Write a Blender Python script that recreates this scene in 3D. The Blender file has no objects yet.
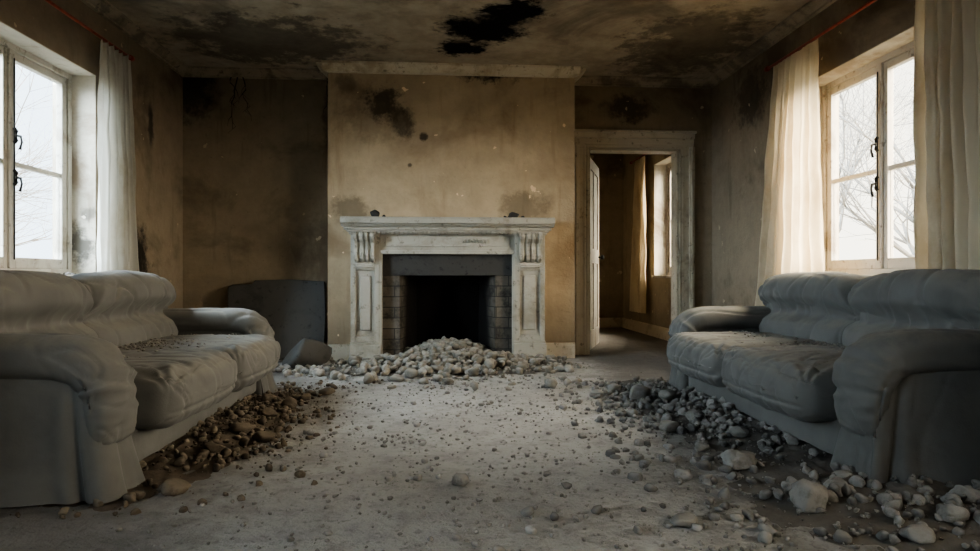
import bpy, bmesh, math, random
import numpy as np
from mathutils import Vector, noise, Matrix
random.seed(7); rng=np.random.default_rng(7)
S=bpy.context.scene
COL=S.collection

# ------------------------------------------------------------ helpers
def link(o,parent=None):
    COL.objects.link(o)
    if parent: o.parent=parent
    return o
def empty(name,loc=(0,0,0),rz=0):
    e=bpy.data.objects.new(name,None); e.location=loc; e.rotation_euler=(0,0,rz); e.empty_display_size=.1
    return link(e)
def mobj(name,verts,faces,mat,parent=None,smooth=False,bevel=0,sub=0):
    me=bpy.data.meshes.new(name); me.from_pydata([tuple(v) for v in verts],[],[tuple(f) for f in faces]); me.update()
    if smooth:
        me.polygons.foreach_set('use_smooth',[True]*len(me.polygons))
    me.materials.append(mat)
    o=bpy.data.objects.new(name,me); link(o,parent)
    if bevel:
        m=o.modifiers.new('bev','BEVEL'); m.width=bevel; m.segments=2; m.limit_method='ANGLE'
    if sub:
        m=o.modifiers.new('sub','SUBSURF'); m.levels=sub; m.render_levels=sub
    return o
def boxes(name,bl,mat,parent=None,bevel=0):
    V=[];F=[]
    for (x0,x1,y0,y1,z0,z1) in bl:
        b=len(V)
        V+=[(x0,y0,z0),(x1,y0,z0),(x1,y1,z0),(x0,y1,z0),(x0,y0,z1),(x1,y0,z1),(x1,y1,z1),(x0,y1,z1)]
        F+=[(b,b+3,b+2,b+1),(b+4,b+5,b+6,b+7),(b,b+1,b+5,b+4),(b+1,b+2,b+6,b+5),(b+2,b+3,b+7,b+6),(b+3,b,b+4,b+7)]
    return mobj(name,V,F,mat,parent,bevel=bevel)
def prof_sweep(prof,p0,p1,nrm):
    p0=Vector(p0);p1=Vector(p1);n=Vector(nrm);k=len(prof)
    V=[tuple(p+n*u+Vector((0,0,v))) for p in (p0,p1) for (u,v) in prof]
    F=[(i,(i+1)%k,k+(i+1)%k,k+i) for i in range(k)]+[tuple(range(k))[::-1],tuple(range(k,2*k))]
    return V,F
def merge(parts):
    V=[];F=[]
    for v,f in parts:
        b=len(V); V+=list(v); F+=[tuple(i+b for i in q) for q in f]
    return V,F
def mass(name,parts,parent=None):
    """one object out of several (verts,faces,material) parts"""
    V=[];F=[];MI=[];mats=[]
    for v,f,m in parts:
        if m not in mats: mats.append(m)
        k=mats.index(m); b=len(V); V+=list(v); F+=[tuple(i+b for i in q) for q in f]; MI+=[k]*len(f)
    me=bpy.data.meshes.new(name); me.from_pydata(V,[],F); me.update()
    for m in mats: me.materials.append(m)
    me.polygons.foreach_set('material_index',MI); me.polygons.foreach_set('use_smooth',[True]*len(F))
    return link(bpy.data.objects.new(name,me),parent)
def tube(pts,r,n=8):
    pts=[Vector(p) for p in pts]; V=[];F=[]
    for i,p in enumerate(pts):
        t=(pts[min(i+1,len(pts)-1)]-pts[max(i-1,0)]).normalized()
        a=t.cross(Vector((0,0,1)));
        if a.length<.05: a=t.cross(Vector((1,0,0)))
        a.normalize(); b=t.cross(a)
        rr=r[i] if isinstance(r,(list,tuple)) else r
        for k in range(n):
            w=2*math.pi*k/n
            V.append(tuple(p+a*math.cos(w)*rr+b*math.sin(w)*rr))
    for i in range(len(pts)-1):
        for k in range(n):
            F.append((i*n+k,i*n+(k+1)%n,(i+1)*n+(k+1)%n,(i+1)*n+k))
    F.append(tuple(range(n))[::-1]); F.append(tuple(range((len(pts)-1)*n,len(pts)*n)))
    return V,F

# ------------------------------------------------------------ materials
class NT:
    def __init__(s,name):
        s.m=bpy.data.materials.new(name); s.m.use_nodes=True; s.t=s.m.node_tree; s.t.nodes.clear()
        s.out=s.n('ShaderNodeOutputMaterial'); s.b=s.n('ShaderNodeBsdfPrincipled')
        s.l(s.b.outputs[0],s.out.inputs[0]); s.tc=s.n('ShaderNodeTexCoord').outputs['Object']
    def n(s,k): return s.t.nodes.new(k)
    def l(s,a,b): s.t.links.new(a,b)
    def noise(s,scale,detail=4,rough=.6,vec=None,dist=0,out='Fac'):
        n=s.n('ShaderNodeTexNoise'); n.inputs['Scale'].default_value=scale; n.inputs['Detail'].default_value=detail
        n.inputs['Roughness'].default_value=rough; n.inputs['Distortion'].default_value=dist
        s.l(vec or s.tc,n.inputs['Vector']); return n.outputs[out]
    def mapv(s,scale=(1,1,1),loc=(0,0,0)):
        n=s.n('ShaderNodeMapping'); n.inputs['Scale'].default_value=scale; n.inputs['Location'].default_value=loc
        s.l(s.tc,n.inputs['Vector']); return n.outputs[0]
    def rng(s,v,a,b,c=0,d=1):
        n=s.n('ShaderNodeMapRange'); n.inputs[1].default_value=a;n.inputs[2].default_value=b
        n.inputs[3].default_value=c;n.inputs[4].default_value=d; n.interpolation_type='SMOOTHSTEP'
        s.l(v,n.inputs[0]); return n.outputs[0]
    def mix(s,f,a,b,mode='MIX'):
        n=s.n('ShaderNodeMix'); n.data_type='RGBA'; n.blend_type=mode
        for sock,v in ((n.inputs[0],f),(n.inputs[6],a),(n.inputs[7],b)):
            if isinstance(v,bpy.types.NodeSocket): s.l(v,sock)
            elif isinstance(v,tuple): sock.default_value=v+(1,) if len(v)==3 else v
            else: sock.default_value=v
        return n.outputs[2]
    def math(s,op,a,b=0):
        n=s.n('ShaderNodeMath'); n.operation=op
        for i,v in enumerate((a,b)):
            if isinstance(v,bpy.types.NodeSocket): s.l(v,n.inputs[i])
            else: n.inputs[i].default_value=v
        return n.outputs[0]
    def sep(s):
        n=s.n('ShaderNodeSeparateXYZ'); s.l(s.tc,n.inputs[0]); return n.outputs
    def spot(s,c,r,scale=(1,1,1),nz=.5,ns=3,soft=.45):
        nn=s.n('ShaderNodeTexNoise'); nn.inputs['Scale'].default_value=ns; nn.inputs['Detail'].default_value=8; nn.inputs['Roughness'].default_value=.7; s.l(s.tc,nn.inputs['Vector'])
        v=s.n('ShaderNodeVectorMath'); v.operation='SUBTRACT'; s.l(nn.outputs['Color'],v.inputs[0]); v.inputs[1].default_value=(.5,.5,.5)
        v2=s.n('ShaderNodeVectorMath'); v2.operation='SCALE'; s.l(v.outputs[0],v2.inputs[0]); v2.inputs['Scale'].default_value=nz
        v3=s.n('ShaderNodeVectorMath'); v3.operation='ADD'; s.l(v2.outputs[0],v3.inputs[0]); s.l(s.tc,v3.inputs[1])
        v4=s.n('ShaderNodeVectorMath'); v4.operation='SUBTRACT'; s.l(v3.outputs[0],v4.inputs[0]); v4.inputs[1].default_value=c
        v5=s.n('ShaderNodeVectorMath'); v5.operation='MULTIPLY'; s.l(v4.outputs[0],v5.inputs[0]); v5.inputs[1].default_value=scale
        v6=s.n('ShaderNodeVectorMath'); v6.operation='LENGTH'; s.l(v5.outputs[0],v6.inputs[0])
        return s.rng(v6.outputs['Value'],r*(1+soft),r*(1-soft))
    def bump(s,h,strength=.3,dist=.02,prev=None):
        n=s.n('ShaderNodeBump'); n.inputs['Strength'].default_value=strength; n.inputs['Distance'].default_value=dist
        s.l(h,n.inputs['Height'])
        if prev: s.l(prev,n.inputs['Normal'])
        return n.outputs[0]
    def fin(s,col,rough=.85,normal=None,spec=.3):
        if isinstance(col,tuple): s.b.inputs['Base Color'].default_value=col+(1,)
        else: s.l(col,s.b.inputs['Base Color'])
        s.b.inputs['Roughness'].default_value=rough; s.b.inputs['Specular IOR Level'].default_value=spec
        if normal: s.l(normal,s.b.inputs['Normal'])
        return s.m

def plaster(name,base,dark,spots=(),topz=2.8,soot=.5,amt=(.5,.66)):
    t=NT(name)
    n1=t.noise(1.3,7,.62,dist=.4); n2=t.noise(5,8,.7); n3=t.noise(22,6,.7)
    col=t.mix(t.rng(n2,.3,.75),base,tuple(c*.8 for c in base))
    col=t.mix(t.rng(n1,amt[0],amt[1]),col,dark)
    col=t.mix(t.math('MULTIPLY',t.rng(n3,.6,.72),.5),col,tuple(c*.55 for c in base))
    dr=t.noise(4,5,.6,vec=t.mapv((3,3,.35)))
    col=t.mix(t.math('MULTIPLY',t.rng(dr,.55,.75),.55),col,dark)
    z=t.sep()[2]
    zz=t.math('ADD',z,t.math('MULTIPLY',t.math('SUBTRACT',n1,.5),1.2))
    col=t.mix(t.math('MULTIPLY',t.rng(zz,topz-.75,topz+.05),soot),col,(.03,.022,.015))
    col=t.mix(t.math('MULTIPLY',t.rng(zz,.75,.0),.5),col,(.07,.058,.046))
    for c,r,sc,k in spots:
        col=t.mix(t.math('MULTIPLY',t.spot(c,r,sc,nz=r*2.8,ns=9),k),col,(.014,.012,.010))
    v=t.noise(9,3,.5,vec=t.mapv((1,1,1),(5,3,1)))
    col=t.mix(t.rng(v,.71,.73),col,tuple(min(1,c*1.5) for c in base))
    b=t.bump(n3,.35,.01); b=t.bump(n2,.3,.03,b)
    return t.fin(col,.9,b,.15)

TAN=(.51,.395,.26)
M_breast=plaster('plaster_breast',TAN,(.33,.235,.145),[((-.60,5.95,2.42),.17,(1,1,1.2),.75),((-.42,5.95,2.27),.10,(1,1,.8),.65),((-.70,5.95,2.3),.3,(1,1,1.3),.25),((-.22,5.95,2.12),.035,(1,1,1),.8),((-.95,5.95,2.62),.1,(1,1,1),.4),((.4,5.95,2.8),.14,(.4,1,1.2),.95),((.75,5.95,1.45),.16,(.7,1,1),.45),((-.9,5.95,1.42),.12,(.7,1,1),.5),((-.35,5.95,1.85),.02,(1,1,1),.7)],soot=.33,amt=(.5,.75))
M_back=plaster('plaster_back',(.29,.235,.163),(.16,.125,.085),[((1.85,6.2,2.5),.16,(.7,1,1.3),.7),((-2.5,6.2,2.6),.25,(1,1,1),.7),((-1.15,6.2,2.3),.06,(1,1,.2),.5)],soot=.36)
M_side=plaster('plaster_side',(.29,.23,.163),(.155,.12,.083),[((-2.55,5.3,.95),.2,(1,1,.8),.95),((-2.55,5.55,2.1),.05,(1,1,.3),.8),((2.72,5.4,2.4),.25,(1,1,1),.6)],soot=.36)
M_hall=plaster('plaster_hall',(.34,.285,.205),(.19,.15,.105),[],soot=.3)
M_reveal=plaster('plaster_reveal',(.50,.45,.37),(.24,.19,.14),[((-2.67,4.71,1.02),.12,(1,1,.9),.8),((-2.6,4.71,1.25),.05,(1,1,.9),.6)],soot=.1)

def ceil_mat():
    t=NT('ceiling_stained')
    n1=t.noise(.9,7,.65,dist=.5); n2=t.noise(4,8,.7); n3=t.noise(20,5,.6)
    col=t.mix(t.rng(n2,.3,.7),(.42,.36,.275),(.29,.24,.182))
    col=t.mix(t.math('MULTIPLY',t.rng(n1,.5,.7),.72),col,(.10,.082,.064))
    for c,r,sc,k in [((.3,5.05,2.8),.22,(.7,.8,1),1),((.5,4.7,2.8),.21,(.9,.9,1),1),((.12,5.45,2.8),.17,(.8,1,1),1),((.68,4.2,2.8),.24,(1,1,1),.9),((-1.5,5.4,2.8),.5,(.6,1,1),.6),((2.1,5.3,2.8),.5,(1,.6,1),.55)]:
        col=t.mix(t.math('MULTIPLY',t.spot(c,r,sc,nz=r*4.0,ns=5,soft=.3),k),col,(.006,.006,.006))
    b=t.bump(n2,.5,.03); b=t.bump(n3,.3,.01,b)
    return t.fin(col,.95,b,.1)
M_ceil=ceil_mat()

def floor_mat():
    t=NT('dusty_floor')
    n1=t.noise(1.4,6,.6,dist=.3); n2=t.noise(9,8,.75); n3=t.noise(60,5,.7); n4=t.noise(28,3,.6)
    col=t.mix(t.rng(n1,.3,.7),(.42,.403,.376),(.33,.313,.288))
    col=t.mix(t.math('MULTIPLY',t.rng(n2,.45,.68),.55),col,(.20,.188,.172))
    col=t.mix(t.math('MULTIPLY',t.rng(n4,.57,.68),.55),col,(.16,.15,.137))
    col=t.mix(t.math('MULTIPLY',t.rng(n3,.58,.7),.4),col,(.48,.467,.44))
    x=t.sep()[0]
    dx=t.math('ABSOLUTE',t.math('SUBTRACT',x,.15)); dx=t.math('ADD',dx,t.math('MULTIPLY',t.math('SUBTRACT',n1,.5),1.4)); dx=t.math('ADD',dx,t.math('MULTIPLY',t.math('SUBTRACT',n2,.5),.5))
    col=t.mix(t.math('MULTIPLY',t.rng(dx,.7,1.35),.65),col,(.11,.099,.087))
    b=t.bump(n3,.6,.01); b=t.bump(n2,.8,.05,b); b=t.bump(n4,.7,.02,b)
    return t.fin(col,.92,b,.2)
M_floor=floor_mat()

def paint(name,base,dirt,amt=(.5,.7),rough=.55):
    t=NT(name)
    n1=t.noise(3,7,.65,dist=.4); n2=t.noise(18,7,.7)
    col=t.mix(t.rng(n1,amt[0],amt[1]),base,dirt)
    col=t.mix(t.math('MULTIPLY',t.rng(n2,.56,.68),.75),col,tuple(c*.5 for c in dirt))
    return t.fin(col,rough,t.bump(n2,.25,.006),.3)
M_mantel=paint('mantel_paint',(.37,.345,.29),(.24,.215,.17))
M_trim=paint('trim_paint',(.44,.385,.295),(.27,.225,.165))
M_crown=paint('crown_paint',(.31,.26,.19),(.14,.11,.08),(.42,.6))
M_door=paint('door_paint',(.42,.39,.34),(.24,.21,.17))
M_winL=paint('window_paint',(.44,.40,.34),(.25,.21,.16))
M_slab=paint('slate_board',(.075,.072,.066),(.04,.04,.037),rough=.7)
M_slate=paint('soot_stone',(.05,.047,.043),(.022,.021,.020),rough=.8)

def brick_mat():
    t=NT('firebrick')
    s=t.sep(); c=t.n('ShaderNodeCombineXYZ'); t.l(t.math('ADD',s[0],s[1]),c.inputs[0]); t.l(s[2],c.inputs[1])
    b=t.n('ShaderNodeTexBrick'); t.l(c.outputs[0],b.inputs['Vector']); b.inputs['Scale'].default_value=1
    b.inputs['Brick Width'].default_value=.24; b.inputs['Row Height'].default_value=.10; b.inputs['Mortar Size'].default_value=.005
    b.inputs['Color1'].default_value=(.15,.132,.105,1); b.inputs['Color2'].default_value=(.10,.088,.072,1); b.inputs['Mortar'].default_value=(.05,.045,.04,1)
    n=t.noise(7,6,.7)
    col=t.mix(t.rng(n,.4,.7),b.outputs[0],(.03,.027,.024))
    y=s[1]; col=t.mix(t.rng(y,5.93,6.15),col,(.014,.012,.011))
    bb=t.bump(b.outputs['Fac'],-.7,.01); bb=t.bump(t.noise(40),.4,.008,bb)
    return t.fin(col,.9,bb,.15)
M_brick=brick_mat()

def rock_mat(name,a,b,c):
    t=NT(name)
    g=t.n('ShaderNodeNewGeometry'); r=g.outputs['Random Per Island']
    n=t.noise(25,6,.7)
    col=t.mix(r,a,b); col=t.mix(t.math('MULTIPLY',t.rng(n,.42,.65),.6),col,c)
    sp=t.n('ShaderNodeSeparateXYZ'); t.l(g.outputs['Normal'],sp.inputs[0])
    up=t.math('MULTIPLY',t.rng(sp.outputs[2],.35,.95),.35)
    col=t.mix(up,col,tuple(min(1,q*1.25) for q in b))
    return t.fin(col,.92,t.bump(n,.6,.01),.15)
M_rock=rock_mat('rubble_grey',(.15,.137,.115),(.30,.275,.235),(.11,.10,.084))
M_rockb=rock_mat('rubble_brown',(.065,.051,.038),(.16,.13,.096),(.05,.038,.028))
M_rockd=rock_mat('rubble_dark',(.11,.104,.096),(.24,.225,.205),(.08,.073,.066))
M_peb=rock_mat('dusty_pebbles',(.15,.14,.125),(.32,.303,.278),(.12,.11,.098))
M_boulder=rock_mat('boulder_stone',(.18,.17,.15),(.235,.22,.197),(.12,.11,.096))
M_soil=rock_mat('dark_soil',(.10,.09,.078),(.13,.118,.104),(.06,.053,.045))
M_soilb=rock_mat('brown_soil',(.08,.062,.046),(.11,.085,.063),(.045,.035,.026))

def fabric_mat(name,base):
    t=NT(name)
    n1=t.noise(3,6,.6); n2=t.noise(150,3,.6); n3=t.noise(4,2,.5,dist=1.2)
    dust=(base[0]*1.6,base[1]*1.54,base[2]*1.43)
    col=t.mix(t.rng(n1,.4,.7),base,tuple(c*.78 for c in base))
    g=t.n('ShaderNodeNewGeometry'); sp=t.n('ShaderNodeSeparateXYZ'); t.l(g.outputs['Normal'],sp.inputs[0])
    up=t.math('MULTIPLY',t.rng(sp.outputs[2],.2,1.),t.rng(t.noise(6,6,.7),.3,.62,0,.85))
    col=t.mix(up,col,dust)
    b=t.bump(n2,.3,.002); b=t.bump(n3,.22,.03,b)
    t.b.inputs['Sheen Weight'].default_value=.05
    return t.fin(col,.8,b,.2)
M_sofa=fabric_mat('sofa_fabric',(.125,.121,.111))

def curtain_mat(name,colr,trn):
    t=NT(name)
    n=t.noise(4,6,.65,vec=t.mapv((1,1,.5))); w=t.noise(300,2,.5)
    col=t.mix(t.math('MULTIPLY',t.rng(n,.45,.7),.6),colr,tuple(c*q for c,q in zip(colr,(.66,.58,.46))))
    t.fin(col,.9,t.bump(w,.1,.001),.1)
    tr=t.n('ShaderNodeBsdfTranslucent'); t.l(col,tr.inputs[0])
    mx=t.n('ShaderNodeMixShader'); mx.inputs[0].default_value=trn
    t.l(t.b.outputs[0],mx.inputs[1]); t.l(tr.outputs[0],mx.inputs[2]); t.l(mx.outputs[0],t.out.inputs[0])
    return t.m
M_curL=curtain_mat('curtain_linen',(.53,.505,.45),.35); M_curR=curtain_mat('curtain_linen_lit',(.70,.60,.44),.5)  # second linen is a lit copy: warm window glow put into its colour

def simple(name,c,r=.5,metal=0):
    t=NT(name); n=t.noise(30,4,.6); t.b.inputs['Metallic'].default_value=metal
    return t.fin(t.mix(t.rng(n,.4,.7),c,tuple(q*.6 for q in c)),r)
M_iron=simple('black_iron',(.02,.018,.016),.5,.6); M_rod=simple('rusty_rod',(.30,.05,.025),.5,.2)
M_bark=simple('pale_bark',(.13,.116,.10),.9); M_ground=simple('frosty_ground',(.20,.20,.18),.95)
M_root=simple('dead_root',(.03,.022,.016),.9)
def glass():
    t=NT('window_glass'); t.t.nodes.remove(t.b)
    a=t.n('ShaderNodeBsdfTransparent'); a.inputs[0].default_value=(.93,.95,.95,1)
    g=t.n('ShaderNodeBsdfGlossy'); g.inputs['Roughness'].default_value=.05
    m=t.n('ShaderNodeMixShader'); m.inputs[0].default_value=.04
    t.l(a.outputs[0],m.inputs[1]); t.l(g.outputs[0],m.inputs[2]); t.l(m.outputs[0],t.out.inputs[0]); return t.m
M_glass=glass()

# ------------------------------------------------------------ room shell
XL,XR,YB,YF,H=-2.55,2.72,6.2,-1.6,2.8
ZS,ZT=.80,2.26
LW=(3.45,4.71); RW=(3.31,4.59); HW=(6.85,7.98); FILLW=(-.20,.62)  # last span: invented out-of-view openings that let in fill light
YE=9.4
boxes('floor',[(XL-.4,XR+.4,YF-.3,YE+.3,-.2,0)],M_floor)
boxes('ceiling',[(XL-.4,XR+.4,YF-.3,YE+.3,H,H+.2)],M_ceil)
def wall_x(name,x0,x1,ya,yb,wins,mat):
    B=[];y=ya
    for w in sorted(wins):
        B+=[(x0,x1,y,w[0],0,H),(x0,x1,w[0],w[1],0,ZS),(x0,x1,w[0],w[1],ZT,H)]; y=w[1]
    B.append((x0,x1,y,yb,0,H))
    return boxes(name,B,mat)
wall_x('wall_left',XL-.3,XL,YF,YB,[LW,FILLW],M_side)
wall_x('wall_right',XR,XR+.3,YF,YB+.1,[RW,FILLW],M_side)
boxes('wall_front',[(XL-.3,XR+.3,YF-.2,YF,0,H)],M_side)
DX0,DX1,DZ=1.43,2.37,2.09
FX=.47; FZ=.80
boxes('wall_back',[(XL-.3,-FX,YB,YB+.15,0,H),(-FX,FX,YB,YB+.15,FZ,H),(FX,DX0,YB,YB+.15,0,H),(DX0,DX1,YB,YB+.15,DZ,H),(DX1,XR,YB,YB+.15,0,H)],M_back)
wall_x('wall_hall_right',XR,XR+.3,YB+.1,YE,[HW],M_hall)
boxes('wall_hall_left',[(.75,.95,YB+.15,YE,0,H)],M_hall)
boxes('wall_hall_back',[(.75,XR+.3,YE,YE+.2,0,H)],M_hall)
BX0,BX1,BY=-1.12,1.24,5.95
boxes('chimney_breast',[(BX0,-FX,BY,YB,0,H),(FX,BX1,BY,YB,0,H),(-FX,FX,BY,YB,FZ,H)],M_breast)
def reveal(name,xa,xb,win):
    e=.006
    boxes(name,[(xa,xb,win[1]-e,win[1]+.0,ZS,ZT),(xa,xb,win[0],win[0]+e,ZS,ZT),(xa,xb,win[0],win[1],ZT-e,ZT)],M_reveal)
reveal('trim_1',XL-.3,XL-.001,LW); reveal('trim_2',XR+.001,XR+.3,RW); reveal('trim_3',XR+.001,XR+.3,HW)
cp=[(0,0),(.085,0),(.085,-.018),(.07,-.022),(.055,-.04),(.035,-.055),(.022,-.06),(.022,-.075),(0,-.08)]
cpb=[(0,0),(.10,0),(.10,-.022),(.09,-.026),(.08,-.035),(.06,-.05),(.045,-.06),(.035,-.075),(0,-.085)]
def crown(name,segs,prof,mat):
    V,F=merge([prof_sweep(prof,*s) for s in segs]); mobj(name,V,F,mat)
crown('trim_4',[((XL,YF,H),(XL,YB,H),(1,0,0))],cp,M_crown)
crown('trim_5',[((XR,YF,H),(XR,YB,H),(-1,0,0))],cp,M_crown)
crown('trim_6',[((XL,YB,H),(BX0,YB,H),(0,-1,0)),((BX1,YB,H),(XR,YB,H),(0,-1,0))],cp,M_crown)
M_crown2=paint('crown_paint_breast',(.55,.48,.36),(.33,.26,.175))
crown('trim_7',[((BX0-.04,BY,H),(BX1+.04,BY,H),(0,-1,0)),((BX0,BY-.05,H),(BX0,YB,H),(-1,0,0)),((BX1,BY-.05,H),(BX1,YB,H),(1,0,0))],cpb,M_crown2)
bp=[(0,0),(.022,0),(.022,.12),(.016,.135),(.008,.145),(0,.15)]
def bb(name,segs,mat=M_trim):
    V,F=merge([prof_sweep(bp,*s) for s in segs]); mobj(name,V,F,mat)
bb('baseboard_left',[((XL,YF,0),(XL,YB,0),(1,0,0))]); bb('baseboard_right',[((XR,YF,0),(XR,YB,0),(-1,0,0))])
bb('baseboard_back',[((XL,YB,0),(BX0,YB,0),(0,-1,0)),((BX0,BY,0),(-.9,BY,0),(0,-1,0)),((.93,BY,0),(BX1,BY,0),(0,-1,0)),((DX1+.2,YB,0),(XR,YB,0),(0,-1,0))])
bb('baseboard_hall',[((XR,YB+.15,0),(XR,YE,0),(-1,0,0)),((.95,YE,0),(XR,YE,0),(0,-1,0))])

# ------------------------------------------------------------ windows
def window(name,loc,s,L,mat,rz=0):
    e=empty(name,loc,rz)
    h=L/2; Ht=ZT-ZS
    d=.035
    def B(n,l,m=mat,bv=.004): return boxes(n,l,m,e,bv)
    f=.045
    B('frame',[(-d,d,-h,-h+f,0,Ht),(-d,d,h-f,h,0,Ht),(-d,d,-h+f,h-f,Ht-f,Ht),(-d,d,-h+f,h-f,0,f)])
    st=.052; rail=[]; pane=[]
    c=.022
    for (a,b) in ((-h+f,-.004),(.004,h-f)):
        z0,z1=f,Ht-f
        rail+=[(-c,c,a,a+st,z0,z1),(-c,c,b-st,b,z0,z1),(-c,c,a+st,b-st,z0,z0+.07),(-c,c,a+st,b-st,z1-st,z1),(-c*.8,c*.8,a+st,b-st,Ht*.475,Ht*.475+.03)]
        pane+=[(-.003,.003,a+st,b-st,z0+.07,Ht*.475),(-.003,.003,a+st,b-st,Ht*.475+.03,z1-st)]
    B('casements',rail); B('panes',pane,M_glass,0)
    i=-s
    xs=sorted((i*c,i*(c+.018)))
    B('astragal',[(xs[0],xs[1],-.022,.022,f,Ht-f)])
    xs=sorted((i*d,i*.235))
    B('sill',[(xs[0],xs[1],-h+.002,h-.002,-.03,.004)],mat,.006)
    x=i*(c+.028)
    P=[tube([(x,.0,.10),(x,.0,Ht-.1)],.004)]
    for z in (Ht*.42,Ht*.60): 
        P.append(tube([(x,.0,z-.045),(x+i*.012,.0,z-.03),(x+i*.012,0,z+.03),(x,.0,z+.045)],.011))
        P.append(tube([(x+i*.012,.0,z),(x+i*.04,-.004,z-.005),(x+i*.05,-.008,z-.04),(x+i*.04,-.01,z-.09)],[.008,.008,.007,.009]))
    V,F=merge(P); mobj('latch',V,F,M_iron,e,True)
    return e
def mid(w): return (w[0]+w[1])/2
window('window_1',(XL-.2,mid(LW),ZS),-1,LW[1]-LW[0],M_winL); window('window_2',(XR+.2,mid(RW),ZS),1,RW[1]-RW[0],M_winL); window('window_3',(XR+.2,mid(HW),ZS),1,HW[1]-HW[0],M_winL)
window('fill_window_1',(XL-.2,mid(FILLW),ZS),-1,FILLW[1]-FILLW[0],M_winL); window('fill_window_2',(XR+.2,mid(FILLW),ZS),1,FILLW[1]-FILLW[0],M_winL)  # unseen pair, added to light the foreground floor from both sides

# ------------------------------------------------------------ curtains
def curtain(name,x,y0t,y1t,y0b,y1b,zt,zb,mat,k=7,A=.045,seed=0):
    nu,nz=150,44; V=[];F=[]
    for j in range(nz+1):
        v=j/nz; z=zt+(zb-zt)*v
        w=v**1.3
        for i in range(nu+1):
            u=i/nu
            ya=y0t+(y0b-y0t)*w; yb=y1t+(y1b-y1t)*w
            uu=u+.035*noise.noise(Vector((u*4,v*1.5,seed)))
            y=ya+(yb-ya)*uu
            ph=2*math.pi*k*u+1.5*noise.noise(Vector((u*3,v*2,seed+5)))
            amp=A*(.45+.55*min(1,v*3))*(.7+.5*noise.noise(Vector((u*5,v*1.2,seed+9))))
            xx=x+amp*math.sin(ph)+.3*amp*math.sin(2.3*ph+1)+.012*noise.noise(Vector((u*9,v*9,seed)))
            V.append((xx,y+.012*math.cos(ph),z+.01*math.sin(ph)*(1 if j==0 else 0)))
    for j in range(nz):
        for i in range(nu):
            a=j*(nu+1)+i; F.append((a,a+1,a+nu+2,a+nu+1))
    return mobj(name,V,F,mat,None,True)
ZR=2.46
curtain('curtain',-2.42,4.52,4.93,4.46,5.13,ZR,.25,M_curL,6,.04,1)
curtain('curtain',-2.42,2.75,3.30,2.7,3.35,ZR,.25,M_curL,6,.04,2)
curtain('curtain',2.59,4.16,4.74,4.08,5.08,ZR,.25,M_curR,7,.042,3)
curtain('curtain',2.59,2.70,3.24,2.60,3.20,ZR,.25,M_curR,7,.045,4)
curtain('curtain',2.60,8.0,8.4,7.98,8.62,2.38,.30,M_curR,5,.04,5)
def rod(name,x,y0,y1,z,wx):
    P=[tube([(x,y0,z),(x,y1,z)],.011,10)]
    for y in (y0,y1): P.append(tube([(x,y-.02,z),(x,y+.02,z)],[.02,.02],10))
    for y in (y0+.12,y1-.10): P.append(tube([(wx,y,z),(x,y,z)],.008,8))
    V,F=merge(P); mobj(name,V,F,M_rod,None,True)
rod('curtain_rod',-2.42,2.6,4.95,ZR+.012,XL); rod('curtain_rod',2.59,2.5,4.85,ZR+.012,XR); rod('curtain_rod',2.60,6.6,8.6,2.392,XR)

# ------------------------------------------------------------ door
dc=empty('trim_8',(0,0,0))
def casing_side(xa,xb):
    s=1 if xb>xa else -1
    L=[]
    for (u0,u1,t) in ((0,.155,.02),(0,.02,.03),(.03,.05,.028),(.10,.155,.045),(.115,.14,.055)):
        a,b=sorted((xa+s*u0,xa+s*u1)); L.append((a,b,YB-t,YB,0.0,DZ+.02))
    return L
boxes('casing_sides',casing_side(DX0,DX0-1)+casing_side(DX1,DX1+1),M_trim,dc,.004)
boxes('casing_head',[(DX0-.155,DX1+.155,YB-.022,YB,DZ,DZ+.155),(DX0-.155,DX1+.155,YB-.045,YB,DZ+.10,DZ+.155),(DX0-.17,DX1+.17,YB-.06,YB,DZ+.155,DZ+.18),(DX0,DX1,YB-.03,YB,DZ,DZ+.02),(DX0-.03,DX1+.03,YB-.028,YB,DZ+.03,DZ+.05)],M_trim,dc,.004)
boxes('jamb',[(DX0,DX0+.02,YB,YB+.16,0,DZ),(DX1-.02,DX1,YB,YB+.16,0,DZ),(DX0,DX1,YB,YB+.16,DZ-.02,DZ)],M_trim,dc)
d=empty('door_1',(DX0+.03,YB+.17,0.012),math.radians(69))
dw,dh,dt=.84,2.04,.04
st=.11
fr=[(0,st,-dt/2,dt/2,0,dh),(dw-st,dw,-dt/2,dt/2,0,dh)]
for z0,z1 in ((0,.2),(.92,1.08),(dh-.12,dh)): fr.append((st,dw-st,-dt/2,dt/2,z0,z1))
fr.append((dw/2-.045,dw/2+.045,-dt/2,dt/2,.2,dh-.12))
boxes('leaf_frame',fr,M_door,d,.004)
pn=[]
for a,b in ((st,dw/2-.045),(dw/2+.045,dw-st)):
    for z0,z1 in ((.2,.92),(1.08,dh-.12)):
        pn+=[(a,b,-.008,.008,z0,z1),(a+.04,b-.04,-.014,.014,z0+.04,z1-.04)]
boxes('panels',pn,M_door,d,.003)
V,F=merge([tube([(dw-.06,-.02,1.0),(dw-.06,-.05,1.0)],.01),tube([(dw-.06,-.045,1.0),(dw-.06,-.055,1.0),(dw-.06,-.075,1.0),(dw-.06,-.085,1.0)],[.012,.026,.028,.015],14),
  tube([(dw-.06,.02,1.0),(dw-.06,.05,1.0)],.01),tube([(dw-.06,.045,1.0),(dw-.06,.055,1.0),(dw-.06,.075,1.0),(dw-.06,.085,1.0)],[.012,.026,.028,.015],14)])
mobj('knob',V,F,M_iron,d,True)

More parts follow.
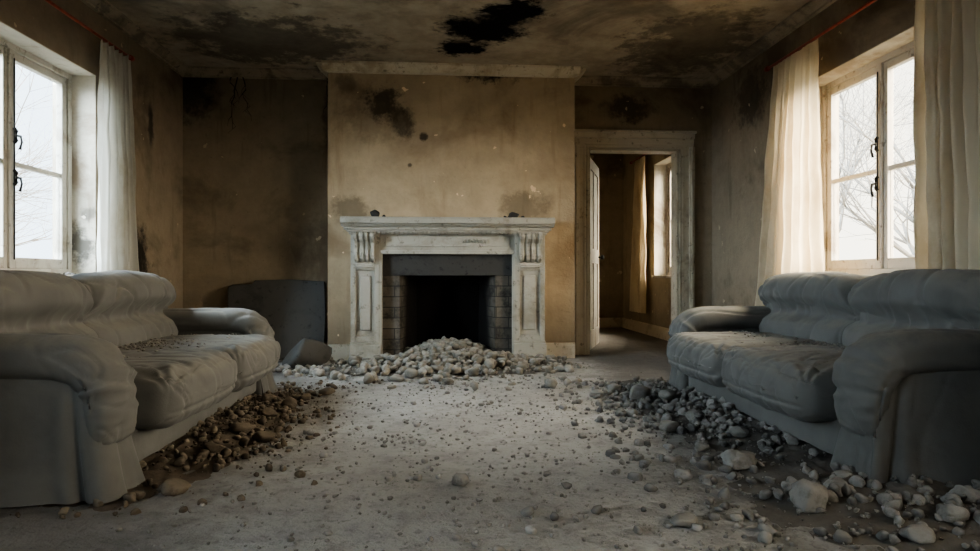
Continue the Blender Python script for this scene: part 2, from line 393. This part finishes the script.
# ------------------------------------------------------------ fireplace
fp=empty('fireplace',(0,0,0))
fc=.01; xo0,xo1=-.885,.925; xi0,xi1=-.62,.64
yf=5.80
L=[];P2=[]
for a,b in ((xo0,xi0),(xi1,xo1)):
    L+=[(a,b,yf+.03,BY,0,1.20)]
    L+=[(a-.012,b+.012,yf-.015,BY,0,.16),(a-.006,b+.006,yf-.005,BY,.16,.185)]
    L+=[(a,a+.045,yf,yf+.03,.185,.90),(b-.045,b,yf,yf+.03,.185,.90),(a+.045,b-.045,yf,yf+.03,.185,.24),(a+.045,b-.045,yf,yf+.03,.85,.90)]
    P2+=[(a+.085,b-.085,yf+.012,yf+.035,.29,.80)]
    L+=[(a,b,yf,yf+.03,.90,1.20)]
boxes('pilasters',L,M_mantel,fp,.005); boxes('pilaster_panels',P2,M_mantel,fp,.008)
boxes('frieze',[(xi0,xi1,yf+.03,BY,1.0,1.20),(xi0,xi1,yf+.01,yf+.04,1.0,1.035),(xi0+.05,xi1-.05,yf+.018,yf+.04,1.07,1.16),(xi0-.02,xi0+.02,yf+.005,BY,0,1.03),(xi1-.02,xi1+.02,yf+.005,BY,0,1.03),(xi0-.02,xi1+.02,yf+.005,yf+.04,1.0,1.02)],M_mantel,fp,.004)
P=[]
for k in range(-3,4):
    for q in range(3):
        cx=fc+.26+k*.035; P.append(tube([(cx-.012,yf+.014,1.115+.012*math.sin(k*1.7+q*2)),(cx,yf+.006,1.125+.01*math.cos(k+q)),(cx+.016,yf+.014,1.105+.01*q)],[.004,.009,.003],6))
V,F=merge(P); mobj('frieze_carving',V,F,M_mantel,fp,True)
sh=[]
for (o,z0,z1) in ((.015,1.18,1.205),(.035,1.205,1.222),(.055,1.222,1.25),(.085,1.25,1.262),(.11,1.262,1.275),(.135,1.275,1.325),(.125,1.325,1.335)):
    sh.append((xo0-min(o,.075),xo1+min(o,.075),yf+.0-o,BY,z0,z1))
boxes('mantel_shelf',sh,M_mantel,fp,.004)
boxes('dentils',[(x,x+.022,yf-.05,yf-.01,1.187,1.207) for x in np.arange(xo0+.21,xo1-.22,.042)],M_mantel,fp,.002)
def corbel(x0,x1):
    pts=[(0,1.20),(-.10,1.20),(-.115,1.185),(-.118,1.16),(-.108,1.135),(-.085,1.115),(-.06,1.10),(-.045,1.07),(-.042,1.04),(-.05,1.01),(-.058,.985),(-.052,.955),(-.035,.935),(-.012,.925),(0,.92)]
    k=len(pts); V=[];F=[]
    xs=[x0+(x1-x0)*q for q in (0,.14,.17,.28,.31,.45,.47,.53,.55,.69,.72,.83,.86,1)]; of=[0,0,-.018,-.018,0,.0,-.018,-.018,0,0,-.018,-.018,0,0]
    for x,o in zip(xs,of):
        for (y,z) in pts: V.append((x,yf+(y-o if y<0 else y),z))
    for i in range(len(xs)-1):
        for j in range(k-1): F.append((i*k+j,(i+1)*k+j,(i+1)*k+j+1,i*k+j+1))
    F.append(tuple(range(k))); F.append(tuple(range((len(xs)-1)*k,len(xs)*k))[::-1])
    parts=[(V,F)]
    for xx in (x0-.004,x1+.004):
        for cy,cz,rr in ((-.07,1.155,.04),(-.03,.965,.025)):
            sp=[(xx,yf+cy+rr*(1-a/14)*math.cos(a*.9),cz+rr*(1-a/14)*math.sin(a*.9)) for a in range(13)]
            parts.append(tube(sp,.005,6))
    for zz in (.895,.88):
        parts.append(tube([(x0+.01,yf-.012,zz),(x1-.01,yf-.012,zz)],.012,8))
    return merge(parts)
V,F=merge([corbel(xo0+.045,xi0-.045),corbel(xi1+.045,xo1-.045)]); mobj('corbels',V,F,M_mantel,fp,bevel=0)
boxes('stone_lintel',[(xi0,xi1,yf+.08,BY,FZ,1.02)],M_slate,fp,.004)
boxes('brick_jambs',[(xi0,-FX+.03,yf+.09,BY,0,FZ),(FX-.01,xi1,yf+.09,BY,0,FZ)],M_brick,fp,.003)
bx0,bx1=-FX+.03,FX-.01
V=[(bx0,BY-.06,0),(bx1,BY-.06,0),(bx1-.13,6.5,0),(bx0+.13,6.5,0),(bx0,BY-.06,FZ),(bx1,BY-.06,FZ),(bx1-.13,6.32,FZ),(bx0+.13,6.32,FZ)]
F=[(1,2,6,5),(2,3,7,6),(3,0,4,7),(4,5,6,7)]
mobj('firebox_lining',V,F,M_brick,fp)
boxes('firebox_shell',[(-.55,.55,6.52,6.6,0,1.0),(-.55,-.49,YB+.15,6.6,0,1.0),(.49,.55,YB+.15,6.6,0,1.0),(-.55,.55,YB+.15,6.6,.82,1.0)],M_slate,fp)
boxes('hearth',[(-.8,.82,5.45,5.80,0,.03)],M_slate,fp,.005)

# ------------------------------------------------------------ rocks
def ico(sub):
    bm=bmesh.new(); bmesh.ops.create_icosphere(bm,subdivisions=sub,radius=1)
    v=np.array([x.co[:] for x in bm.verts]); f=np.array([[q.index for q in x.verts] for x in bm.faces]); bm.free(); return v,f
ICO={1:ico(1),2:ico(2),3:ico(3)}
def rock_var(sub,seed,rough=.4):
    v,f=ICO[sub]; out=np.empty_like(v)
    fl=[Vector(rng.normal(size=3)).normalized() for _ in range(8)]; fd=[.55+.28*random.random() for _ in fl]
    for i,p in enumerate(v):
        P=Vector(p); r=1+rough*noise.noise(P*1.1+Vector((seed*3.1,seed,0)))+rough*.45*noise.noise(P*3+Vector((seed,0,seed)))
        Q=P*r
        for n,dd in zip(fl,fd):
            k=Q.dot(n)
            if k>dd: Q=Q-n*(k-dd)*.9
        out[i]=Q
    return out,f
VAR={s:[rock_var(s,k+s*10) for k in range(14)] for s in (1,2,3)}
def rocks(lst,tumble=True):
    """lst: (x,y,z,r,sub,flat) -> verts, faces"""
    VV=[];FF=[];b=0
    for (x,y,z,r,sub,flat) in lst:
        v,f=VAR[sub][random.randrange(14)]
        e=rng.uniform(0,2*math.pi,3)
        R=np.array(Matrix.Rotation(e[0],3,'X')@Matrix.Rotation(e[1],3,'Y'))
        if tumble:
            sc=r*np.array([1.05+.2*rng.normal(),1.05,.75+.25*rng.random()]); w=(v*sc)@R.T
        else:
            w=(v@R.T)*(r*np.array([1.2,.95,1.]))
        w[:,2]*=flat
        Rz=np.array(Matrix.Rotation(e[2] if tumble else rng.uniform(-.6,.6),3,'Z')); w=w@Rz.T
        VV.append(w+np.array([x,y,z])); FF.append(f+b); b+=len(v)
    v=np.concatenate(VV); f=np.concatenate(FF)
    return [tuple(q) for q in v.tolist()],[tuple(q) for q in f.tolist()]
def mound(x0,x1,y0,y1,hf,n=60):
    V=[];F=[]
    for j in range(n+1):
        for i in range(n+1):
            x=x0+(x1-x0)*i/n; y=y0+(y1-y0)*j/n
            h=hf(x,y)
            z=h+ .03*noise.noise(Vector((x*9,y*9,0)))*min(1,h*25)+.016*noise.noise(Vector((x*30,y*30,0)))*min(1,h*25)-.006
            V.append((x,y,max(z,-.01)))
    for j in range(n):
        for i in range(n):
            a=j*(n+1)+i; F.append((a,a+1,a+n+2,a+n+1))
    return V,F
def scatter(hf,box,N,rr,dens,sub2=.016,flat=.85,pw=2.6):
    x0,x1,y0,y1=box; L=[]
    tries=0
    while len(L)<N and tries<N*60:
        tries+=1
        x=random.uniform(x0,x1); y=random.uniform(y0,y1)
        if random.random()>dens(x,y): continue
        r=rr[0]+(rr[1]-rr[0])*random.random()**pw
        L.append((x,y,hf(x,y)+r*random.uniform(.1,.5),r,2 if r>sub2 else 1,flat))
    return L
G=lambda x,y,cx,cy,sx,sy: math.exp(-((x-cx)/sx)**2-((y-cy)/sy)**2)
def hF(x,y): 
    lim=1 if abs(x)<.42 or y<5.72 else .25
    return (.13*G(x,y,.03,5.98,.38,.5)*lim+.04*G(x,y,-.05,5.45,1.0,.38)*lim)
def inF(x,y): return (y<5.74) or (abs(x)<.38 and y<6.3)
L=[]
while len(L)<1450:
    x=random.gauss(-.05,.7); y=random.uniform(4.3,6.25)
    if not inF(x,y) or x<-1.4 or x>1.2: continue
    if random.random()>min(1,1.1*G(x,y,-.03,5.76,1.0,.54)+.035): continue
    r=.010+.042*random.random()**1.9
    L.append((x,y,hF(x,y)+r*random.uniform(.1,.9),r,2,.85))
for _ in range(320):
    x=random.uniform(-1.45,1.1); y=5.42+random.gauss(0,.24)-.1*abs(x)
    if y>5.7: y=5.68
    r=.006+.042*random.random()**2.2; L.append((x,y,r*.5,r,2,.85))
mass('rubble_pile',[rocks(L)+(M_rock,),mound(-1.1,1.05,4.9,5.76,hF,80)+(M_soil,)])

hR=lambda x,y:.055*G(x,y,1.55,3.6,.28,.9)+.045*G(x,y,1.65,2.1,.4,.4)
bigR=[(1.21,2.49,.035,.068,3,.7),(1.14,3.10,.03,.05,3,.75),(1.22,3.85,.05,.072,3,.7),(1.36,3.72,.07,.05,3,.75),(1.23,2.02,.045,.062,3,.85),(1.40,2.14,.04,.045,3,.75),(.76,1.94,.015,.042,3,.5),(1.60,1.86,.04,.042,3,.75),(1.50,1.98,.03,.032,3,.8),(1.78,2.0,.05,.046,3,.75),(1.05,3.45,.02,.033,3,.8),(1.33,3.25,.05,.042,3,.75),(1.4,2.9,.05,.04,3,.75),(1.0,4.05,.02,.042,3,.7),(1.15,4.2,.03,.05,3,.7),(1.4,1.75,.03,.038,3,.7),(1.95,2.02,.07,.05,3,.7),(1.70,1.72,.03,.04,3,.7),(1.28,3.5,.04,.04,3,.7),(1.16,2.75,.02,.03,3,.7),(1.5,2.25,.04,.04,3,.7)]
LR=scatter(hR,(.65,2.3,1.5,4.6),2300,(.003,.032),lambda x,y:min(1,.75*G(x,y,1.40,3.6,.28,.8)+.5*G(x,y,1.65,1.95,.45,.28)+.16*G(x,y,1.15,3,.45,2)+.02),pw=3.2)
mass('rubble_heap',[rocks(LR)+(M_rockd,),rocks(bigR,False)+(M_boulder,),mound(.8,2.3,1.5,4.6,hR,110)+(M_soil,)])
hL=lambda x,y:.055*G(x,y,-1.22,3.4,.24,.8)
LL=scatter(hL,(-1.6,-.5,2.1,4.7),1700,(.003,.026),lambda x,y:min(1,1.0*G(x,y,-1.12,3.5,.25,.8)+.03),pw=3.0)
bigL=[(-1.02,3.15,.04,.06,3,.6),(-.88,3.05,.025,.045,3,.7),(-1.02,2.82,.035,.045,3,.7),(-1.0,2.36,.02,.05,3,.6),(-.93,3.75,.04,.05,3,.7),(-.8,4.2,.025,.045,3,.7),(-.98,3.5,.04,.04,3,.7),(-.9,4.0,.03,.04,3,.7),(-1.1,3.9,.05,.045,3,.7)]
mass('rubble_heap',[rocks(LL)+(M_rockb,),rocks(bigL,False)+(M_rockb,),mound(-1.6,-.6,2.1,4.7,hL,100)+(M_soilb,)])
L=[]
for _ in range(5000):
    y=1.2+4.4*random.random()**.9; x=random.gauss(.15,.9)
    if not -1.1<x<1.6: continue
    r=.002+.010*random.random()**3.2
    L.append((x,y,r*.5,r,1,.8))
for _ in range(120):
    cx=random.uniform(-.9,1.5); cy=random.uniform(1.4,4.8)
    for _ in range(random.randrange(2,9)):
        r=.004+.018*random.random()**2.8
        L.append((cx+random.gauss(0,.07),cy+random.gauss(0,.05),r*.5,r,2,.75))
L2=[(.05,2.34,.025,.036,2,.8),(.27,2.05,.015,.028,2,.7),(.35,2.0,.015,.02,2,.7),(.5,2.05,.015,.024,2,.7),(.95,2.6,.015,.03,2,.7),(.45,2.3,.01,.022,2,.7),(.4,2.45,.01,.016,2,.7)]
mass('floor_debris',[rocks(L)+(M_peb,),rocks(L2)+(M_rockd,)])
mass('rubble_heap',[rocks([(random.uniform(-1.7,-.95),random.uniform(5.1,5.6),.02,.012+.035*random.random()**1.5,2,.8) for _ in range(100)])+(M_rockd,),rocks([(-1.22,5.45,.08,.20,3,.7)])+(M_slab,)])
pr=[(-.48,0),(-.46,.40),(-.47,.70),(-.42,.72),(-.24,.725),(-.22,.76),(.1,.77),(.44,.75),(.46,.4),(.45,0)]
sl=mobj('leaning_slate_board',[(x,-.02,z) for x,z in pr]+[(x,.02,z) for x,z in pr],[tuple(range(len(pr))),tuple(range(len(pr),2*len(pr)))[::-1]]+[(i,i+len(pr),(i+1)%len(pr)+len(pr),(i+1)%len(pr)) for i in range(len(pr))],M_slab,bevel=.006)
sl.location=(-1.62,6.0,.0); sl.rotation_euler=(math.radians(-9),0,0)
mass('mantel_stone',[rocks([(-.66,5.78,1.365,.05,3,.85),(-.58,5.8,1.345,.02,2,.9)])+(M_slate,)])
mass('mantel_stone',[rocks([(.63,5.78,1.36,.055,3,.75),(.55,5.8,1.345,.022,2,.8),(.71,5.78,1.345,.02,2,.8)])+(M_slate,)])
mass('sill_debris',[rocks([(XL-.09+random.uniform(-.06,.07),random.uniform(3.7,4.68),ZS+.008,.004+.016*random.random()**2,1,.8) for _ in range(60)])+(M_rockd,)])
P=[]
rd=random.Random(5)
for (x0,y0,l) in ((-2.02,6.16,.5),(-1.97,6.16,.32),(-2.08,6.16,.22),(-1.16,6.14,.3)):
    p=Vector((x0,y0,2.72)); pts=[p.copy()]
    for i in range(8):
        p=p+Vector((rd.gauss(0,.012),0,-l/8)); pts.append(p.copy())
        if rd.random()<.4: P.append(tube([p,p+Vector((rd.choice((-1,1))*.03,0,-.04)),p+Vector((rd.choice((-1,1))*.04,0,-.10))],[.003,.002,.001],5))
    P.append(tube(pts,[.006-.0005*i for i in range(9)],6))
V,F=merge(P); mobj('hanging_roots',V,F,M_root,None,True)

# ------------------------------------------------------------ sofas
def rbox(hx,hy,hz,r,n,fn=None):
    idx={};V=[];F=[]
    def vid(p):
        k=tuple(round(q,6) for q in p)
        if k not in idx:
            idx[k]=len(V); V.append(p)
        return idx[k]
    for ax in range(3):
        for s in (-1,1):
            for i in range(n):
                for j in range(n):
                    q=[]
                    for a,b in ((i,j),(i+1,j),(i+1,j+1),(i,j+1)):
                        u=-1+2*a/n; v=-1+2*b/n
                        u=math.sin(u*math.pi/2)*.35+u*.65; v=math.sin(v*math.pi/2)*.35+v*.65
                        p=[0,0,0]; p[ax]=s; p[(ax+1)%3]=u; p[(ax+2)%3]=v
                        q.append(vid(tuple(p)))
                    F.append(tuple(q if s>0 else q[::-1]))
    out=[]
    for p in V:
        P=Vector((p[0]*hx,p[1]*hy,p[2]*hz))
        c=Vector((max(-hx+r,min(hx-r,P.x)),max(-hy+r,min(hy-r,P.y)),max(-hz+r,min(hz-r,P.z))))
        d=P-c
        if d.length>1e-9:
            d=d.normalized()*r
        Q=c+d
        out.append(fn(Q,p) if fn else Q)
    return out,F
def catmull(pts,n,closed=True):
    out=[];k=len(pts)
    for i in range(k if closed else k-1):
        g=lambda j: Vector(pts[(i+j)%k]) if closed else Vector(pts[max(0,min(k-1,i+j))])
        p0,p1,p2,p3=g(-1),g(0),g(1),g(2)
        for a in range(n):
            t=a/n
            out.append(.5*((2*p1)+(p2-p0)*t+(2*p0-5*p1+4*p2-p3)*t*t+(3*p1-p0-3*p2+p3)*t**3))
    if not closed: out.append(Vector(pts[-1]))
    return out
def wr(p,seed,a=.010,sc=5):
    """broad soft hills with a few long narrow valleys"""
    q=Vector(p)+Vector((seed*7.3,seed*1.7,0))
    q=q+Vector((noise.noise(q*2),noise.noise(q*2+Vector((5,5,5))),noise.noise(q*2+Vector((9,1,4)))))*.12
    n=abs(noise.noise(Vector((q.x*sc*.45,q.y*sc*1.3,q.z*sc*.6))))
    m=abs(noise.noise(Vector((q.x*sc*1.2+4,q.y*sc*.7,q.z*sc*1.2))))
    return a*(-math.exp(-(n/.05)**2)*.75-math.exp(-(m/.035)**2)*.45+.8*noise.noise(q*sc*.6))

def sofa(name,loc,rz,seed):
    e=empty(name,loc,rz)
    HL=1.05
    def fb(Q,p): 
        Q=Q.copy(); Q.x+=.006*math.sin(Q.y*24+seed)*(1 if p[0]>0 else 0); return Q
    V,F=rbox(.44,HL-.20,.125,.025,14,fb); V=[v+Vector((-.0,0,.165)) for v in V]; mobj('base',V,F,M_sofa,e,True)
    def fs(Q,p):
        Q=Q.copy()
        Q.x-= .03*max(0,-p[2]); Q.x+=wr(Q,seed,.006,4); return Q
    V,F=rbox(.10,HL-.06,.34,.06,22,fs); V=[v+Vector((-.42,0,.37)) for v in V]; mobj('back_shell',V,F,M_sofa,e,True)
    for k in (0,1):
        cy=(-.405,.405)[k]
        def fn(Q,p,k=k,cy=cy):
            Q=Q.copy(); u,v,w=p
            ex=(1-u*u*.9)*(1-v**4)
            if w>0: Q.z+=.022*ex
            if u>0: Q.x+=.035*(1-v*v)*(1-abs(w)*.4)
            dz=wr((Q.x,Q.y+cy,Q.z),seed+k,.018,5)
            Q.z+=dz*(1 if w>0 else .3)
            pk=math.exp(-((Q.x-.36)/.06)**2)
            Q.z+=-.010*pk*abs(noise.noise(Vector((Q.y*12,seed+k*2,Q.x*3))))*2
            for sgn in (-1,1):
                dx_=Q.x-.40; dy_=Q.y-sgn*.40; rr=math.hypot(dx_,dy_)
                an=math.atan2(dy_*-sgn,-dx_)
                Q.z+=.008*math.exp(-((rr-.12)/.10)**2)*math.sin(an*12+seed+k)*(1 if w>0 else 0)
            if u>.2:
                Q.x+=.010*noise.noise(Vector((Q.y*5,Q.z*9,seed+k)))+wr((Q.z,Q.y+cy,Q.x),seed+k+9,.012,5)
                Q.x-=.012*math.exp(-((Q.z+.045)/.010)**2)*(1-abs(v)**6)
            return Q
        V,F=rbox(.40,.402,.115,.085,70,fn); V=[v+Vector((.20,cy,.30)) for v in V]; mobj('seat_cushion_%d'%(k+1),V,F,M_sofa,e,True)
    prof=[(-.11,.36),(-.065,.43),(-.08,.505),(-.15,.555),(-.145,.60),(-.10,.66),(-.115,.735),(-.18,.79),(-.30,.80),(-.42,.78),(-.48,.70),(-.47,.60),(-.40,.56),(-.33,.50),(-.31,.40),(-.2,.34)]
    P=catmull([(a,0,b) for a,b in prof],8); n=len(P); C=Vector((-.27,0,.58))
    for k in (0,1):
        hy=.485; cy=(-.482,.482)[k]; m=110; V=[];F=[]
        for j in range(m+1):
            t=-1+2*j/m; th=t*math.pi/2
            tt=math.sin(th)*.5+t*.5
            s=(1-abs(tt)**9)**.36 if abs(tt)<1 else 0
            s=.5+.5*s if abs(tt)<1 else .5
            y=tt*hy
            for i,p in enumerate(P):
                q=C+(p-C)*s
                front=1 if p.x>-.3 else 0
                dc=math.exp(-((p.z-.575)/.06)**2)*front
                nr=(p-C).normalized()
                g=-abs(noise.noise(Vector((y*9+3*seed,p.z*2.0,k+seed))))*2
                amt=.022*dc*g+wr((p.x,y+cy,p.z*.6),seed+k*3,.016,4.2)+.02*(1-tt*tt)*(front*.8+.1)
                ht=math.exp(-((p.z-.68)/.10)**2)*front
                ra=math.atan2(p.z-.56,(abs(tt)-1.0)*hy-.05)
                amt+=.011*ht*math.sin(ra*13+seed*3+1.5*noise.noise(Vector((y*3,p.z*4,seed))))*abs(tt)**1.2
                v=q+nr*amt; V.append((v.x,cy+y,v.z+(.010*(1-tt*tt) if p.z>.5 else 0)-.004*abs(tt)))
        for j in range(m):
            for i in range(n):
                F.append((j*n+i,j*n+(i+1)%n,(j+1)*n+(i+1)%n,(j+1)*n+i))
        F.append(tuple(range(n))[::-1]); F.append(tuple(range(m*n,(m+1)*n)))
        mobj('back_cushion_%d'%(k+1),V,F,M_sofa,e,True)
    for k,sy in ((0,-1),(1,1)):
        cy=sy*(HL-.115)
        n=220; V=[];F=[]; lv=34
        hx,hw=.445,.10
        def outl(a):
            per=2*(2*hx+2*hw); d=a*per
            if d<2*hx: return (-hx+d,-hw,0,-1)
            d-=2*hx
            if d<2*hw: return (hx,-hw+d,1,0)
            d-=2*hw
            if d<2*hx: return (hx-d,hw,0,1)
            d-=2*hx
            return (-hx,hw-d,-1,0)
        for j in range(lv+1):
            f=j/lv; z=.50-(.50-.012)*f
            for i in range(n):
                x,y,nx,ny=outl(i/n)
                cx_=max(0,abs(x)-(hx-.04)); cyy=max(0,abs(y)-(hw-.04)); 
                if cx_>0 and cyy>0:
                    l=math.hypot(cx_,cyy); 
                    if l>.04: x-=math.copysign(cx_*(1-.04/l),x); y-=math.copysign(cyy*(1-.04/l),y)
                fl=.075*f**1.9
                x2=x*(1+fl*.85/hx); y2=y*(1+fl/hw*.55)
                w=.010*f**1.5*math.sin((x*15+y*13)+seed)+.020*f*noise.noise(Vector((x*4,y*7+sy*3,z*1.3+seed)))
                w+=wr((x,y*.5+sy,z*.5),seed+11,.008,3.5)
                pl=-.03*f**.7*math.exp(-((x-hx+.09)/.013)**2)*(1 if ny!=0 else 0)+.012*f*math.exp(-((x-hx+.13)/.03)**2)*(1 if ny!=0 else 0)
                pf=-.02*f*math.exp(-((y)/.014)**2)*(1 if nx>0 else 0)
                V.append((x2+nx*(w+pf),cy+y2+ny*(w+pl),z))
        for j in range(lv):
            for i in range(n):
                F.append((j*n+i,j*n+(i+1)%n,(j+1)*n+(i+1)%n,(j+1)*n+i))
        F.append(tuple(range(n))[::-1])
        mobj('arm_skirt_%d'%(k+1),V,F,M_sofa,e,True)
        path=catmull([(-.47,0,.485),(-.30,0,.50),(-.05,0,.505),(.20,0,.503),(.35,0,.485),(.425,0,.42),(.445,0,.33),(.445,0,.24),(.44,0,.18)],12,False)
        m=len(path); q=64; V=[];F=[]
        for i,p in enumerate(path):
            t=(path[min(i+1,m-1)]-path[max(i-1,0)]).normalized(); nrm=Vector((-t.z,0,t.x))
            f=i/(m-1)
            endt=min(1,(min(f,(1-f))/.08))**.5 if min(f,1-f)<.08 else 1
            endt=max(endt,.15)
            tp=max(0,(f-.62)/.38)
            a=.132*(.65+.35*endt)*(1+.04*math.sin(f*7+seed))*(1-.30*tp**1.5); b=.082*endt*(1.0-.42*tp)
            for s_ in range(q):
                w=2*math.pi*s_/q; cw,sw=math.cos(w),math.sin(w)
                yy=a*math.copysign(abs(cw)**.75,cw); nn=b*math.copysign(abs(sw)**.8,sw)
                bend=math.exp(-((f-.66)/.14)**2)
                g=-.026*bend*abs(noise.noise(Vector((f*16+seed,yy*4,sy))))*1.6+wr((f*1.2,yy*1.5,nn*2),seed+k+5,.013,4)
                v=p+nrm*(nn+(g if sw>0 else 0)); V.append((v.x,cy+yy+(g*.6*cw),v.z))
        for i in range(m-1):
            for s_ in range(q): F.append((i*q+s_,i*q+(s_+1)%q,(i+1)*q+(s_+1)%q,(i+1)*q+s_))
        F.append(tuple(range(q))[::-1]); F.append(tuple(range((m-1)*q,m*q)))
        mobj('arm_pillow_%d'%(k+1),V,F,M_sofa,e,True)
    L=[]
    for _ in range(800):
        x=random.gauss(.06,.14); y=random.gauss(.12,.36)
        if abs(y)>.74 or not -.1<x<.45: continue
        r=.002+.012*random.random()**3.2
        L.append((x,y,.434-.03*abs(x-.15),r,1,.7))
    mass('seat_debris',[rocks(L)+(M_rock,)],e)
    return e
sofa('sofa',(-1.67,3.30,0),0,1.0)
sofa('sofa',(2.05,3.24,0),math.pi,4.0)

# ------------------------------------------------------------ exterior
boxes('exterior_ground',[(-60,XL-.45,-30,60,-.5,-.3),(XR+.45,60,-30,60,-.5,-.3)],M_ground)
def tree(name,x,y,h,seed):
    rd=random.Random(seed)
    parts=[]
    def br(p,d,l,r,dep):
        pts=[p];rs=[r]
        q=p.copy();dd=d.copy()
        for i in range(4):
            dd=(dd+Vector((rd.gauss(0,.13),rd.gauss(0,.13),rd.gauss(.03,.08)))).normalized()
            q=q+dd*l/4; pts.append(q.copy()); rs.append(r*(1-.13*(i+1)))
            if dep<4 and (i>0 or dep==0):
                for _ in range(2 if dep<3 else 1):
                    nd=(dd+Vector((rd.gauss(0,.6),rd.gauss(0,.6),rd.gauss(.1,.35)))).normalized()
                    br(q.copy(),nd,l*rd.uniform(.5,.75),rs[-1]*.55,dep+1)
        parts.append(tube(pts,rs,4 if dep>1 else 8))
    br(Vector((x,y,-.4)),Vector((0,0,1)),h,.10,0)
    V,F=merge(parts); mobj(name,V,F,M_bark,None,True)
for i,(x,y,h) in enumerate([(-7,8.2,3.0),(-9,6.0,3.6),(-6.0,5.4,2.6),(-10,11,4),(-6.5,7.0,2.5),(-13,12,4.5),(-9,9.5,3),(7.5,6.2,3.0),(9,8.8,3.6),(8.8,10.2,2.8),(10,11.5,4),(8,13,3.5),(9,17,3.8),(12,12,4),(11.5,8.4,3.4)]):
    tree('bare_tree',x,y,h,i+3)

# ------------------------------------------------------------ light
w=bpy.data.worlds.new('sky'); S.world=w; w.use_nodes=True; nt=w.node_tree; nt.nodes.clear()
o=nt.nodes.new('ShaderNodeOutputWorld'); bg=nt.nodes.new('ShaderNodeBackground'); nt.links.new(bg.outputs[0],o.inputs[0])
tc=nt.nodes.new('ShaderNodeTexCoord'); sx=nt.nodes.new('ShaderNodeSeparateXYZ'); nt.links.new(tc.outputs['Generated'],sx.inputs[0])
mr=nt.nodes.new('ShaderNodeMapRange'); mr.inputs[1].default_value=-.5; mr.inputs[2].default_value=.6; nt.links.new(sx.outputs[0],mr.inputs[0])
mx=nt.nodes.new('ShaderNodeMix'); mx.data_type='RGBA'; mx.inputs[6].default_value=(.76,.88,1,1); mx.inputs[7].default_value=(1,.92,.78,1)
nt.links.new(mr.outputs[0],mx.inputs[0]); nt.links.new(mx.outputs[2],bg.inputs[0]); bg.inputs[1].default_value=1.5
for sgn,c in ((-1,(.74,.87,1)),(1,(1,.87,.70))):  # two broad opposed suns, added to boost the light coming through the windows
    l=bpy.data.lights.new('window_fill_sun','SUN'); l.energy=30; l.angle=math.radians(78); l.color=c
    ob=bpy.data.objects.new('window_fill_sun',l); COL.objects.link(ob); ob.location=(sgn*8,-2,6)
    ob.rotation_euler=Vector((-sgn,.36,-.45)).to_track_quat('-Z','Y').to_euler()
def portal(x,y,z,sy,sz,rot):
    l=bpy.data.lights.new('sky_portal','AREA'); l.shape='RECTANGLE'; l.size=sz; l.size_y=sy; l.cycles.is_portal=True
    ob=bpy.data.objects.new('sky_portal',l); ob.location=(x,y,z); ob.rotation_euler=rot; COL.objects.link(ob)
zc=(ZS+ZT)/2; hz=ZT-ZS; R90=math.radians(90)
for W_ in (LW,FILLW): portal(XL-.31,mid(W_),zc,W_[1]-W_[0],hz,(0,-R90,0))
for W_ in (RW,HW,FILLW): portal(XR+.31,mid(W_),zc,W_[1]-W_[0],hz,(0,R90,0))

# ------------------------------------------------------------ camera
cam=bpy.data.cameras.new('camera'); co=bpy.data.objects.new('camera',cam); COL.objects.link(co)
cam.lens=36*620/980; cam.sensor_width=36; cam.clip_start=.05; cam.clip_end=200
co.location=(0,0,.80); co.rotation_euler=(math.radians(90),0,math.radians(-4.0))
S.camera=co
S.view_settings.view_transform='AgX'
S.view_settings.look='AgX - Medium High Contrast'
S.view_settings.exposure=1.55
